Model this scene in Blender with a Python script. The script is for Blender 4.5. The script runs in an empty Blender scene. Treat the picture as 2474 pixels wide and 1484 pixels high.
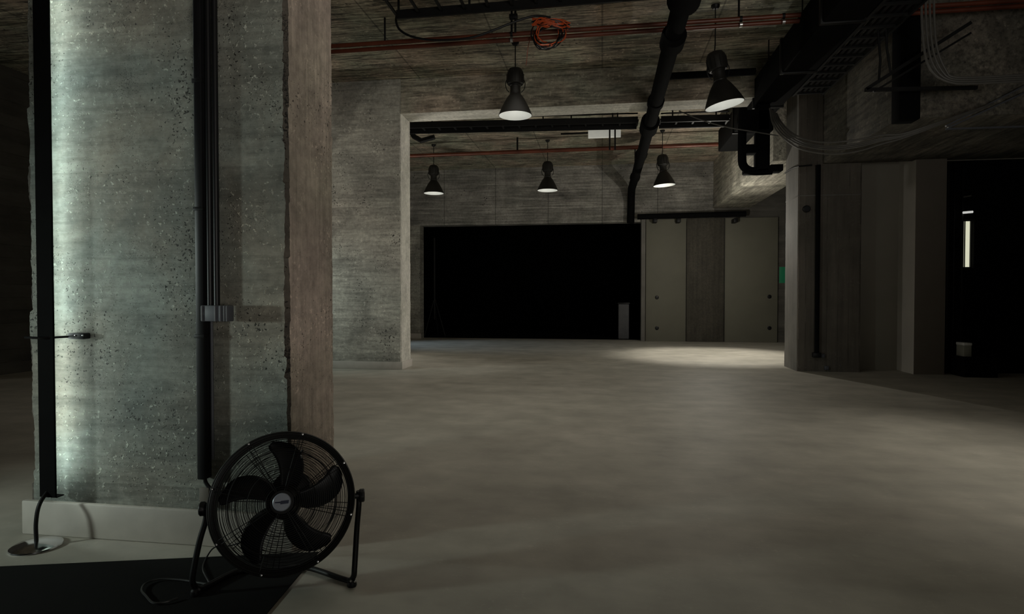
import bpy, bmesh, math, random
from mathutils import Vector, Matrix
random.seed(7)
C = bpy.context.scene.collection
sc = bpy.context.scene
F = 1450.0; CX, CY = 1237.0, 742.0
YAW = math.radians(8.56); PIT = math.radians(1.07); H = 1.2
CAM = Vector((0, 0, H))
RM = Matrix.Rotation(YAW, 3, 'Z') @ Matrix.Rotation(math.pi/2 - PIT, 3, 'X')

def ray(u, v): return RM @ Vector(((u-CX)/F, -(v-CY)/F, -1.0))
def PY(u, v, Y): d = ray(u, v); return CAM + d*(Y/d.y)
def PX(u, v, X): d = ray(u, v); return CAM + d*(X/d.x)
def PZ(u, v, Z): d = ray(u, v); return CAM + d*((Z-H)/d.z)

# ------------------------------------------------------------------ camera
cd = bpy.data.cameras.new('camera'); cam = bpy.data.objects.new('camera', cd); C.objects.link(cam)
cam.location = CAM; cam.rotation_euler = (math.pi/2 - PIT, 0, YAW)
cd.sensor_width = 36; cd.lens = F/2474*36; cd.clip_start = .05; cd.clip_end = 100
sc.camera = cam
sc.view_settings.view_transform = 'Standard'; sc.view_settings.look = 'None'
sc.view_settings.gamma = 1; sc.view_settings.use_curve_mapping = False
sc.view_settings.exposure = 0
sc.render.film_transparent = False
w = bpy.data.worlds.new('world'); sc.world = w; w.use_nodes = True
w.node_tree.nodes['Background'].inputs[0].default_value = (.5, .5, .45, 1)
w.node_tree.nodes['Background'].inputs[1].default_value = 0.0

# ------------------------------------------------------------------ materials
def srgb(c):
    f = lambda x: (x/255/12.92) if x/255 <= .04045 else ((x/255+.055)/1.055)**2.4
    return (f(c[0]), f(c[1]), f(c[2]), 1)

def plain(name, col, rough=.5, metal=0.0, emit=None, es=0, noise=.12, nscale=9, bump=.15, spec=.5):
    m = bpy.data.materials.new(name); m.use_nodes = True
    nt = m.node_tree; b = nt.nodes['Principled BSDF']
    b.inputs['Roughness'].default_value = rough; b.inputs['Metallic'].default_value = metal
    b.inputs['Specular IOR Level'].default_value = spec
    tc = nt.nodes.new('ShaderNodeTexCoord'); n = nt.nodes.new('ShaderNodeTexNoise')
    n.inputs['Scale'].default_value = nscale; n.inputs['Detail'].default_value = 5
    nt.links.new(tc.outputs['Object'], n.inputs['Vector'])
    mr = nt.nodes.new('ShaderNodeMapRange'); mr.inputs[1].default_value = .3; mr.inputs[2].default_value = .7
    mr.inputs[3].default_value = 1-noise; mr.inputs[4].default_value = 1+noise
    nt.links.new(n.outputs['Fac'], mr.inputs[0])
    vm = nt.nodes.new('ShaderNodeVectorMath'); vm.operation = 'SCALE'
    vm.inputs[0].default_value = col[:3]; nt.links.new(mr.outputs[0], vm.inputs['Scale'])
    nt.links.new(vm.outputs[0], b.inputs['Base Color'])
    if bump:
        bp = nt.nodes.new('ShaderNodeBump'); bp.inputs['Strength'].default_value = bump; bp.inputs['Distance'].default_value = .004
        nt.links.new(n.outputs['Fac'], bp.inputs['Height']); nt.links.new(bp.outputs[0], b.inputs['Normal'])
    if emit:
        b.inputs['Emission Color'].default_value = emit; b.inputs['Emission Strength'].default_value = es
    return m

def concrete(name, ca, cb, stretch, seam_axis=None, seam=.13, pits=.5, flecks=.5, bump=.6, rough=.8, grain=.25, seamdark=.35, joint_axis=None, joint=1.45, pitscale=26, streak=0.0, fscale=34, fmask=(.46, .62)):
    """cast concrete: ca/cb tints, grain stretched by `stretch`, board seams, air-hole pits, pale flecks"""
    m = bpy.data.materials.new(name); m.use_nodes = True
    nt = m.node_tree; N = nt.nodes; L = nt.links; b = N['Principled BSDF']
    b.inputs['Roughness'].default_value = rough
    tc = N.new('ShaderNodeTexCoord')
    def noise(scale, detail=4, vec=None, ro=.55, dist=0):
        n = N.new('ShaderNodeTexNoise'); n.inputs['Scale'].default_value = scale; n.inputs['Detail'].default_value = detail
        n.inputs['Roughness'].default_value = ro; n.inputs['Distortion'].default_value = dist
        L.new(vec if vec else tc.outputs['Object'], n.inputs['Vector']); return n.outputs['Fac']
    def rng(x, a, b_, c, d):
        r = N.new('ShaderNodeMapRange'); r.inputs[1].default_value = a; r.inputs[2].default_value = b_
        r.inputs[3].default_value = c; r.inputs[4].default_value = d; L.new(x, r.inputs[0]); return r.outputs[0]
    def mt(op, x, y=None):
        n = N.new('ShaderNodeMath'); n.operation = op
        for i, q in enumerate((x, y)):
            if q is None: continue
            if isinstance(q, (int, float)): n.inputs[i].default_value = q
            else: L.new(q, n.inputs[i])
        return n.outputs[0]
    mp = N.new('ShaderNodeMapping'); mp.inputs['Scale'].default_value = stretch
    L.new(tc.outputs['Object'], mp.inputs['Vector'])
    big = rng(noise(1.1, 5, dist=.6), .35, .65, 0, 1)
    mix = N.new('ShaderNodeMix'); mix.data_type = 'RGBA'
    mix.inputs[6].default_value = ca; mix.inputs[7].default_value = cb; L.new(big, mix.inputs[0])
    g = noise(1.0, 8, mp.outputs[0], .62)
    val = rng(g, .3, .7, 1-grain, 1+grain)
    val = mt('MULTIPLY', val, rng(noise(3.2, 6), .3, .7, .86, 1.14))
    if pits > .2: val = mt('MULTIPLY', val, rng(noise(19, 5, ro=.7), .36, .64, .82, 1.18))
    height = mt('MULTIPLY', g, .5)
    if streak:
        mp2 = N.new('ShaderNodeMapping'); mp2.inputs['Scale'].default_value = tuple(q*2.3 for q in stretch); mp2.inputs['Location'].default_value = (3, 7, 5)
        L.new(tc.outputs['Object'], mp2.inputs['Vector'])
        s1 = noise(1.0, 5, mp2.outputs[0], .7)
        mk_ = rng(noise(1.7, 4), .40, .62, .15, 1)
        val = mt('MULTIPLY', val, mt('ADD', 1, mt('MULTIPLY', mk_, mt('MULTIPLY', rng(s1, .51, .62, 0, 1), streak))))
        val = mt('MULTIPLY', val, mt('SUBTRACT', 1, mt('MULTIPLY', rng(s1, .49, .40, 0, 1), min(.85, streak*.75))))
        val = mt('MULTIPLY', val, rng(noise(.9, 5, dist=1), .36, .60, .62, 1.12))
        height = mt('ADD', height, mt('MULTIPLY', s1, .6))
    sp = N.new('ShaderNodeSeparateXYZ'); L.new(tc.outputs['Object'], sp.inputs[0])
    if seam_axis is not None:
        ax = sp.outputs[seam_axis]
        q = mt('DIVIDE', mt('ADD', ax, mt('MULTIPLY', noise(.8, 2), .02)), seam)
        # each board its own tone
        wn = N.new('ShaderNodeTexWhiteNoise'); wn.noise_dimensions = '1D'; L.new(mt('FLOOR', q), wn.inputs['W'])
        val = mt('MULTIPLY', val, rng(wn.outputs[0], 0, 1, .88, 1.12))
        ln = mt('GREATER_THAN', mt('FRACT', q), .93)
        ln = mt('MULTIPLY', ln, rng(noise(2.3, 3), .42, .6, 0, 1))
        val = mt('MULTIPLY', val, mt('SUBTRACT', 1, mt('MULTIPLY', ln, seamdark)))
        height = mt('SUBTRACT', height, mt('MULTIPLY', ln, .5))
    if joint_axis is not None:
        q = mt('DIVIDE', sp.outputs[joint_axis], joint)
        ln = mt('GREATER_THAN', mt('FRACT', q), .985)
        val = mt('MULTIPLY', val, mt('SUBTRACT', 1, mt('MULTIPLY', ln, .5)))
    vo = N.new('ShaderNodeTexVoronoi'); vo.inputs['Scale'].default_value = pitscale
    wv = N.new('ShaderNodeVectorMath'); wv.operation = 'ADD'; L.new(tc.outputs['Object'], wv.inputs[0])
    nz = N.new('ShaderNodeTexNoise'); nz.inputs['Scale'].default_value = 60; L.new(tc.outputs['Object'], nz.inputs['Vector'])
    sc_ = N.new('ShaderNodeVectorMath'); sc_.operation = 'SCALE'; sc_.inputs['Scale'].default_value = .035
    L.new(nz.outputs['Color'], sc_.inputs[0]); L.new(sc_.outputs[0], wv.inputs[1]); L.new(wv.outputs[0], vo.inputs['Vector'])
    mask = rng(noise(2.1, 5), .44, .70, .06, .36)
    pit = rng(mt('SUBTRACT', mt('MULTIPLY', mask, pits*2), vo.outputs['Distance']), 0, .05, 0, 1)
    vo2 = N.new('ShaderNodeTexVoronoi'); vo2.inputs['Scale'].default_value = pitscale*2.6; L.new(wv.outputs[0], vo2.inputs['Vector'])
    pit2 = rng(mt('SUBTRACT', mt('MULTIPLY', rng(noise(3.7, 4), .45, .7, .02, .3), pits*2), vo2.outputs['Distance']), 0, .06, 0, .8)
    pit = mt('MAXIMUM', pit, pit2)
    fl = rng(noise(fscale, 3, ro=.6), .575, .645, 0, 1)
    fl = mt('MULTIPLY', fl, rng(noise(4.3, 4), fmask[0], fmask[1], 0, flecks))
    val = mt('MULTIPLY', val, mt('SUBTRACT', 1, mt('MULTIPLY', pit, .85)))
    val = mt('ADD', val, fl)
    vm = N.new('ShaderNodeVectorMath'); vm.operation = 'SCALE'; L.new(mix.outputs[2], vm.inputs[0]); L.new(val, vm.inputs['Scale'])
    L.new(vm.outputs[0], b.inputs['Base Color'])
    height = mt('SUBTRACT', height, pit); height = mt('ADD', height, mt('MULTIPLY', fl, .35))
    height = mt('ADD', height, mt('MULTIPLY', noise(80, 3), .12))
    bp = N.new('ShaderNodeBump'); bp.inputs['Strength'].default_value = bump; bp.inputs['Distance'].default_value = .008
    L.new(height, bp.inputs['Height']); L.new(bp.outputs[0], b.inputs['Normal'])
    return m

M = {}
M['con_a'] = concrete('green_grey_concrete', (.29, .275, .225, 1), (.225, .265, .24, 1), (1.6, 1.6, 12), 2, .14, pits=.52, flecks=1.1, grain=.14, seamdark=.12, bump=1, pitscale=52, streak=.25, fscale=46, fmask=(.38, .60))
M['arris'] = concrete('chipped_edge_dirt_painted_shade', (.09, .075, .06, 1), (.05, .045, .035, 1), (4, 4, 4), None, pits=.9, flecks=.8, grain=.4, bump=1, pitscale=45)  # groove shade, along with dirt, painted into the dark edge colour
M['con_b'] = concrete('lit_warm_concrete_vertical_grain', (.50, .405, .345, 1), (.45, .395, .31, 1), (18, 18, .9), None, pits=.45, flecks=.7, grain=.16, bump=.6, pitscale=42, streak=.2, fscale=44)  # light on the near pillar's right face put into this paler, redder colour
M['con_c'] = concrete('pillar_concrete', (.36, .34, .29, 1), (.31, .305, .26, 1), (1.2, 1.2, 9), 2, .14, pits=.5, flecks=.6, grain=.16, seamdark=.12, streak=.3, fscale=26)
M['con_d'] = concrete('lit_edge_concrete', (.48, .46, .41, 1), (.43, .42, .36, 1), (10, 10, 1.2), None, pits=.3, flecks=.3, grain=.12)  # light from the right painted in: paler than the pillar's front
M['con_ceil'] = concrete('board_marked_ceiling_concrete', (.36, .285, .215, 1), (.255, .26, .19, 1), (1.3, 14, 3), 1, .15, pits=.35, flecks=.8, grain=.4, streak=1.0, fscale=16, seamdark=.5, bump=.8, joint_axis=0, pitscale=12)
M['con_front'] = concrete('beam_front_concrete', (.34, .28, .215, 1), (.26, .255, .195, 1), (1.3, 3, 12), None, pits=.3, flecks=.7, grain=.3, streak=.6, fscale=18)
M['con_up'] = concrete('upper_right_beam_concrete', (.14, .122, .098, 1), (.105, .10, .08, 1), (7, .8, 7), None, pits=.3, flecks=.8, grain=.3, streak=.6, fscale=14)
M['con_beam'] = concrete('lit_soffit_concrete', (.62, .60, .54, 1), (.54, .53, .46, 1), (.9, 9, 9), None, pits=.3, flecks=.4, grain=.3)  # floor bounce on the cross beam's underside put into a paler colour
M['con_lintel'] = concrete('board_marked_lintel_concrete', (.28, .265, .24, 1), (.22, .215, .19, 1), (.7, 1, 16), 2, .085, pits=.3, flecks=.3, grain=.3, seamdark=.5, joint_axis=0, pitscale=12, streak=.4)
M['con_long'] = concrete('lengthwise_beam_concrete', (.40, .37, .31, 1), (.32, .31, .25, 1), (9, .7, 9), None, pits=.3, flecks=.7, grain=.35, pitscale=14, streak=.5)
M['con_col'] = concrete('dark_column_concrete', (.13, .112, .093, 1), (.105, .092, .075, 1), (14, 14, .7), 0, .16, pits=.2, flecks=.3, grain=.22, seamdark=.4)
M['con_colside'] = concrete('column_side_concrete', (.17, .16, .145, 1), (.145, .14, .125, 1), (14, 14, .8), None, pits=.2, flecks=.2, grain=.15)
M['floor'] = concrete('worn_beige_floor', (.40, .375, .32, 1), (.34, .32, .27, 1), (.8, 2.4, 1), None, pits=.04, flecks=.1, bump=.12, rough=.6, grain=.13)
M['plinth'] = plain('painted_plinth', (.42, .39, .345), .6, noise=.1, nscale=6)
M['panel'] = plain('olive_grey_panel', (.15, .145, .112), .7, noise=.06, nscale=2)
M['pilaster'] = concrete('pilaster_concrete', (.065, .058, .045, 1), (.055, .05, .038, 1), (14, 14, .8), None, pits=.25, flecks=.25, grain=.25)
M['dimwall'] = concrete('dim_wall_concrete', (.09, .085, .075, 1), (.075, .07, .06, 1), (1, 1, 6), 2, .2, pits=.2, flecks=.2)
M['black'] = plain('black_steel', (.006, .006, .006), .5, .0, noise=.2, spec=.25)
M['blackplastic'] = plain('black_plastic', (.007, .007, .008), .42, spec=.35)
M['blackpaint'] = plain('matt_black_paint', (.0045, .0045, .0045), .9, spec=.06)
M['room_dark'] = plain('painted_room_dark', (.003, .003, .003), .95, spec=.05)
M['mat'] = plain('flat_matt_black', (.0055, .0055, .005), .95, nscale=60, spec=.15)
M['copper'] = plain('reddish_brown_pipe', (.12, .03, .014), .4, .1, noise=.35, nscale=4)
M['orange'] = plain('orange_cable', (.55, .085, .02), .5)
M['greycable'] = plain('grey_cable_sheath', (.10, .095, .085), .55)
M['white'] = plain('white_enamel', (.86, .87, .84), .35, noise=.03)
M['shade'] = plain('dark_enamel', (.016, .015, .013), .5, spec=.3)
M['box'] = plain('grey_plastic', (.085, .09, .105), .5)
M['chrome'] = plain('chrome', (.75, .76, .78), .16, 1.0, noise=.03)
M['zinc'] = plain('zinc_bolt', (.55, .55, .55), .3, 1.0)
M['badge'] = plain('silver_badge', (.30, .33, .39), .4, .2, noise=.05)
M['logo'] = plain('dark_blue_print', (.012, .018, .05), .5)
M['signgrey'] = plain('lit_white_sheet', (.7, .7, .64), .6, emit=(1, 1, .9, 1), es=.22)
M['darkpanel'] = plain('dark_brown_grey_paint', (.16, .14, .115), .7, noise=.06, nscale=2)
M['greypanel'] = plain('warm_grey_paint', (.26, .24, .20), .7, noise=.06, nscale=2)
M['lit_side'] = plain('lit_pier_side', (.72, .69, .63), .7, noise=.06, nscale=2)  # light on the pier's left face put into its colour
M['darkblade'] = plain('dark_grey_blade', (.008, .009, .011), .4, spec=.3)

# ------------------------------------------------------------------ helpers
def mk(name, bm, mats, parent=None, smooth=True, ang=35):
    me = bpy.data.meshes.new(name); bmesh.ops.recalc_face_normals(bm, faces=bm.faces)
    bm.to_mesh(me); bm.free()
    if not isinstance(mats, (list, tuple)): mats = [mats]
    for m in mats: me.materials.append(m)
    o = bpy.data.objects.new(name, me); C.objects.link(o)
    if parent: o.parent = parent
    if smooth:
        for p in me.polygons: p.use_smooth = True
        try: me.set_sharp_from_angle(angle=math.radians(ang))
        except Exception: pass
    return o
def tag(o, label=None, cat=None, group=None, kind=None):
    if label: o['label'] = label
    if cat: o['category'] = cat
    if group: o['group'] = group
    if kind: o['kind'] = kind
    return o
def rel(o, e):
    o.parent = e; o.matrix_parent_inverse = Matrix.Translation(-Vector(e.location)); return o
def empty(name, loc, label, cat, group=None, rot=(0, 0, 0), kind=None):
    o = bpy.data.objects.new(name, None); C.objects.link(o); o.location = loc; o.rotation_euler = rot
    o.empty_display_size = .1
    return tag(o, label, cat, group, kind)
def box(bm, a, b, mi=0, bev=0):
    x0, y0, z0 = [min(a[i], b[i]) for i in range(3)]; x1, y1, z1 = [max(a[i], b[i]) for i in range(3)]
    vs = [bm.verts.new(p) for p in ((x0,y0,z0),(x1,y0,z0),(x1,y1,z0),(x0,y1,z0),(x0,y0,z1),(x1,y0,z1),(x1,y1,z1),(x0,y1,z1))]
    fs = [bm.faces.new([vs[i] for i in f]) for f in ((0,3,2,1),(4,5,6,7),(0,1,5,4),(1,2,6,5),(2,3,7,6),(3,0,4,7))]
    for f in fs: f.material_index = mi
    if bev:
        es = list({e for f in fs for e in f.edges})
        bmesh.ops.bevel(bm, geom=es, offset=bev, segments=2, affect='EDGES', profile=.5)
    return fs
def tube(bm, pts, r, n=10, closed=False, cap=True):
    pts = [Vector(p) for p in pts]; k = len(pts)
    rr = r if isinstance(r, (list, tuple)) else [r]*k
    T = []
    for i in range(k):
        if closed: t = pts[(i+1) % k] - pts[i-1]
        else: t = pts[min(i+1, k-1)] - pts[max(i-1, 0)]
        T.append(t.normalized())
    a = T[0].orthogonal().normalized(); rings = []
    for i in range(k):
        a = (a - T[i]*a.dot(T[i])).normalized(); b_ = T[i].cross(a)
        rings.append([bm.verts.new(pts[i] + (a*math.cos(2*math.pi*j/n) + b_*math.sin(2*math.pi*j/n))*rr[i]) for j in range(n)])
    m = k if closed else k-1
    if closed:
        # pick best offset for the closing ring
        best = min(range(n), key=lambda s: (rings[0][s].co - rings[-1][0].co).length)
    for i in range(m):
        A = rings[i]; B = rings[(i+1) % k]; off = best if (closed and i == k-1) else 0
        for j in range(n):
            bm.faces.new((A[j], A[(j+1) % n], B[(j+1+off) % n], B[(j+off) % n]))
    if cap and not closed:
        bm.faces.new(rings[0][::-1]); bm.faces.new(rings[-1])
def lathe(bm, prof, n=40, mat=None, mi=0):
    """prof: (r, z) list, round the Z axis"""
    mat = mat or Matrix.Identity(4); rings = []
    for r, z in prof:
        if r < 1e-5: rings.append([bm.verts.new(mat @ Vector((0, 0, z)))])
        else: rings.append([bm.verts.new(mat @ Vector((r*math.cos(2*math.pi*j/n), r*math.sin(2*math.pi*j/n), z))) for j in range(n)])
    for A, B in zip(rings, rings[1:]):
        for j in range(n):
            a, b_ = A[j % len(A)], A[(j+1) % len(A)]; c, d = B[(j+1) % len(B)], B[j % len(B)]
            vs = []
            for v in (a, b_, c, d):
                if v not in vs: vs.append(v)
            if len(vs) >= 3:
                f = bm.faces.new(vs); f.material_index = mi
def spline(pts, n=8):
    P = [Vector(p) for p in pts]; P = [P[0]*2 - P[1]] + P + [P[-1]*2 - P[-2]]; out = []
    for i in range(1, len(P)-2):
        for k in range(n):
            t = k/n; a, b_, c, d = P[i-1], P[i], P[i+1], P[i+2]
            out.append(.5*((2*b_) + (c-a)*t + (2*a-5*b_+4*c-d)*t*t + (3*b_-a-3*c+d)*t**3))
    out.append(P[-2]); return out
def jag(name, x0, x1, y0, y1, z0, z1, mats, faces=(0, 0, 0, 0), amp=.010, seg=160, edge=None):
    """upright concrete pier with chipped arrises; faces: material index of front(-Y), right(+X), back, left"""
    bm = bmesh.new(); rings = []
    cs = [(x0, y0), (x1, y0), (x1, y1), (x0, y1)]
    st = [random.random()*.4+.3 for _ in range(8)]
    for k in range(seg+1):
        z = z0 + (z1-z0)*k/seg; ring = []
        for i, (x, y) in enumerate(cs):
            px, py = cs[i-1]; nx, ny = cs[(i+1) % 4]
            for j, (qx, qy) in enumerate(((px, py), (nx, ny))):
                L_ = math.hypot(qx-x, qy-y)
                st[i*2+j] = max(.15, min(1.6, st[i*2+j] + random.uniform(-.25, .25)))
                if random.random() < .05: st[i*2+j] = 1.8
                d = amp*st[i*2+j]
                ring.append(bm.verts.new((x+(qx-x)/L_*d, y+(qy-y)/L_*d, z)))
        rings.append(ring)
    for A, B in zip(rings, rings[1:]):
        for j in range(8):
            f = bm.faces.new((A[j], A[(j+1) % 8], B[(j+1) % 8], B[j]))
            if j % 2 == 0 and edge is not None: f.material_index = edge
            else: f.material_index = faces[(j//2) % 4]
    bm.faces.new(rings[0][::-1]); bm.faces.new(rings[-1])
    return mk(name, bm, mats, smooth=False)
def parts(e, name, mat, fns, smooth=True):
    for f in fns:
        bm = bmesh.new(); f(bm); rel(mk(name, bm, mat, smooth=smooth), e)
def slab(name, a, b, mat, bev=0, parent=None):
    bm = bmesh.new(); box(bm, a, b, 0, bev); return mk(name, bm, mat, parent, smooth=bool(bev))
def S(o, label=None, cat=None): return tag(o, label, cat, kind='structure')

ZC = 4.7            # ceiling
YB = 16.3           # back wall plane
# ------------------------------------------------------------------ floor, ceiling, walls
S(slab('floor', (-9, -3, -.12), (8.2, YB+.35, 0), M['floor']))
S(slab('ceiling', (-9, -3, ZC), (8.2, YB+.35, ZC+.15), M['con_ceil']))
S(slab('wall_left', (-9.2, -3, 0), (-9, YB+.35, ZC), M['dimwall']))
S(slab('wall_rear', (-9.2, -3.2, 0), (8.2, -3, ZC), M['dimwall']))
# back wall with the dark opening
xo0 = PY(1015, 700, YB).x; xo1 = PY(1549, 700, YB).x; zo = PY(1270, 541, YB).z
xr_end = 8.2
bm = bmesh.new()
box(bm, (-9, YB, zo), (2.9, YB+.35, ZC))
S(mk('wall_back_lintel', bm, M['con_lintel'], smooth=False), 'board-marked concrete wall above the wide black opening', 'wall')
bm = bmesh.new(); box(bm, (-9, YB, 0), (xo0, YB+.35, zo))
S(mk('wall_back_left', bm, M['con_c'], smooth=False), 'narrow concrete wall left of the black opening', 'wall')
bm = bmesh.new(); box(bm, (xo1, YB, 0), (xr_end, YB+.35, zo)); box(bm, (2.9, YB, zo), (xr_end, YB+.35, ZC))
S(mk('wall_back_right', bm, M['dimwall'], smooth=False), 'concrete wall right of the black opening', 'wall')
# dark room beyond the opening, its lack of light painted as near-black surfaces
S(slab('floor_dark_room', (xo0-1, YB+.35, -.12), (xo1+1, YB+7, -.001), M['room_dark']))
S(slab('wall_dark_room_back', (xo0-1.2, YB+7, -.1), (xo1+1.2, YB+7.2, ZC), M['room_dark']))
S(slab('wall_dark_room_left', (xo0-1.2, YB+.35, -.1), (xo0-1, YB+7, ZC), M['room_dark']))
S(slab('wall_dark_room_right', (xo1+1, YB+.35, -.1), (xo1+1.2, YB+7, ZC), M['room_dark']))
S(slab('ceiling_dark_room', (xo0-1.2, YB+.35, ZC-.6), (xo1+1.2, YB+7.2, ZC-.5), M['room_dark']))
bl = slab('baseboard_back', (-6.5, YB-.03, 0), (xo0+.03, YB, .14), M['plinth'], .006); S(bl)

# olive panels + pilaster on the back wall
def zb(u, v): return PY(u, v, YB-.05)
ptop = zb(1700, 528).z
for nm, u0, u1, mat, dep, lab in (('wall_panel', 1560, 1657, 'panel', .06, 'olive grey flat wall panel beside the black opening, with two dark holes'),
                                 ('wall_pilaster', 1659, 1749, 'pilaster', .10, 'rough dark concrete pilaster between the two olive panels'),
                                 ('wall_panel', 1751, 1879, 'panel', .06, 'olive grey flat wall panel nearest the right concrete column')):
    x0, x1 = PY(u0, 700, YB-dep).x, PY(u1, 700, YB-dep).x
    o = slab(nm, (x0, YB-dep, 0), (x1, YB-.001, ptop), M[mat], .008)
    tag(o, lab, 'wall panel' if mat == 'panel' else 'pilaster', kind='structure')
for u, v, lab in ((1587, 719, 'upper black round hole cover on the panel next to the black opening'), (1587, 793, 'lower black round hole cover on the panel next to the black opening'),
             (1859, 717, 'upper black round hole cover on the panel near the right column'), (1859, 793, 'lower black round hole cover on the panel near the right column')):
    p = PY(u, v, YB-.06); bm = bmesh.new()
    lathe(bm, [(0, .012), (.04, .012), (.05, .008), (.052, 0), (0, 0)], 20, Matrix.Translation(p) @ Matrix.Rotation(math.pi/2, 4, 'X'))
    o = mk('hole_cover', bm, M['blackplastic']); tag(o, lab, 'wall socket', 'hole covers on the olive panels')
# reveal strip at the opening's right jamb
x0 = PY(1549, 700, YB-.1).x
bm = bmesh.new(); box(bm, (x0, YB-.09, 0), (PY(1559, 700, YB-.1).x, YB-.001, ptop), 0, .01)
S(mk('trim_1', bm, M['con_colside']), 'pale chipped edge strip at the right side of the black opening', 'trim')

# ------------------------------------------------------------------ near pillar
YA = PZ(480, 1320, 0).y + .03
X1 = PY(698, 1000, YA).x
XL = PY(74, 1000, YA).x
YA2 = PX(808, 900, X1).y
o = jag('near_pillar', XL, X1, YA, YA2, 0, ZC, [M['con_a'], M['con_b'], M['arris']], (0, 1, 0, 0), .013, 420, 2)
S(o, 'wide pitted grey-green concrete pillar behind the black fan', 'pillar')
# plinth round it
zp = PY(300, 1224, YA-.03).z
bm = bmesh.new()
box(bm, (XL-.03, YA-.03, 0), (X1+.03, YA-.0005, zp), 0, .008)
box(bm, (X1+.0005, YA, 0), (X1+.03, YA2+.03, zp), 0, .008)
S(mk('baseboard_near', bm, M['plinth']))
# ------------------------------------------------------------------ second pillar and transverse beam
pc = PZ(970, 893, 0); X2, Y2 = pc.x, pc.y; Y2b = PX(992, 700, X2).y
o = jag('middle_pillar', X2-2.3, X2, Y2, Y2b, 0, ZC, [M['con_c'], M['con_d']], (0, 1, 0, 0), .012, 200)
S(o, 'concrete pillar in the middle distance with a pale lit right edge', 'pillar')
bm = bmesh.new()
box(bm, (X2-2.3, Y2-.02, 0), (X2+.02, Y2-.0005, .125), 0, .006); box(bm, (X2+.0005, Y2, 0), (X2+.02, Y2b+.02, .125), 0, .006)
S(mk('baseboard_middle', bm, M['plinth']))
zb1 = PY(970, 275, Y2).z
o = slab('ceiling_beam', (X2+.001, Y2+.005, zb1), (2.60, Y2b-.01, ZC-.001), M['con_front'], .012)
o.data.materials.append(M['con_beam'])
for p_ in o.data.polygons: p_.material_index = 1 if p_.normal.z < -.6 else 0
S(o, 'concrete cross beam running right from the middle pillar', 'beam')
# lengthwise beam on the right, back part
XR0, XR1, ZR = 2.85, 3.78, 3.48
o = slab('ceiling_beam', (XR0, 10.75, ZR), (XR1, YB-.001, ZC-.001), M['con_long'], .015)
S(o, 'lengthwise concrete beam with pale lit underside behind the right column', 'beam')
# right column
XC0 = PZ(1925, 897, 0).x; YC0 = PZ(1925, 897, 0).y; YC1 = PX(1896, 700, XC0).y; XC1 = PY(2080, 700, YC0).x
o = jag('right_column', XC0, XC1, YC0, YC1, 0, ZC, [M['con_col'], M['con_colside']], (0, 0, 0, 1), .012, 200)  # left face has a paler copy of the concrete, light painted in
S(o, 'dark concrete column on the right with a paler left side', 'column')
# low box beam in front of it
o = slab('ceiling_beam', (3.42, 7.66, 3.27), (8.2, YC0-.002, ZC-.001), M['con_col'], .02)
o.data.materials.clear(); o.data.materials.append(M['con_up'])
S(o, 'deep dark concrete downstand beam at the upper right, over the cables', 'beam')
# wall right of the column: recessed bay, pier, dark bay with window
XP0 = PY(2207, 905, 9.97).x; XP1 = PY(2284, 700, 9.97).x
S(slab('wall_right_bay', (XC1, 10.5, 0), (XP0, 10.7, ZC), M['greypanel']), 'warm grey recessed wall just right of the dark column', 'wall')
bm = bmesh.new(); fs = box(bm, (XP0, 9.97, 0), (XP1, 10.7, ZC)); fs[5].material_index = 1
S(mk('right_pier', bm, [M['darkpanel'], M['lit_side']], smooth=False), 'smooth dark pier with a lighter left side, right of the column', 'pier')
YW = 10.3
xw0, xw1 = PY(2328, 600, YW).x, PY(2353, 600, YW).x
zw0, zw1 = PY(2340, 648, YW).z, PY(2340, 530, YW).z
bm = bmesh.new()
box(bm, (XP1, YW, 0), (xw0, YW+.2, 3.3)); box(bm, (xw1, YW, 0), (8.2, YW+.2, 3.3))
box(bm, (xw0, YW, 0), (xw1, YW+.2, zw0)); box(bm, (xw0, YW, zw1), (xw1, YW+.2, 3.3))
S(mk('wall_far_right', bm, M['blackpaint'], smooth=False), 'black wall at the right edge holding a narrow bright window', 'wall')
S(slab('wall_right', (8.0, -3, 0), (8.2, YB+.35, ZC), M['dimwall']))
# slim vertical trims on the dark bay
for i, (u, wd) in enumerate(((2287, .03), (2303, .02), (2322, .03))):
    x = PY(u, 600, YW-.02).x
    S(slab('trim_%d' % (i+2), (x, YW-.03, 0), (x+wd, YW-.001, 3.2), M['black'], .004))
# window
we = empty('window_1', ((xw0+xw1)/2, YW+.1, zw0), 'narrow bright window pane at the far right edge', 'window', kind='structure')
bm = bmesh.new(); box(bm, (xw0+.002, YW+.10, zw0+.002), (xw1-.002, YW+.11, zw1-.002))
rel(mk('window_pane', bm, plain('bright_pane', (.4, .42, .38), .4, emit=srgb((200, 200, 175)), es=1.1, nscale=14, noise=.3), smooth=False), we)
bm = bmesh.new(); xm = xw0 + (xw1-xw0)*.38
for a in (xw0+.001, xm, xw1-.008): box(bm, (a, YW+.07, zw0), (a+.007, YW+.12, zw1))
box(bm, (xw0+.001, YW+.07, zw0), (xw1, YW+.12, zw0+.02)); box(bm, (xw0+.001, YW+.07, zw1-.02), (xw1, YW+.12, zw1))
rel(mk('window_frame', bm, M['black'], smooth=False), we)

# ------------------------------------------------------------------ things on the near pillar
def along_A(u, v, off): return PY(u, v, YA-off)
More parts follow.
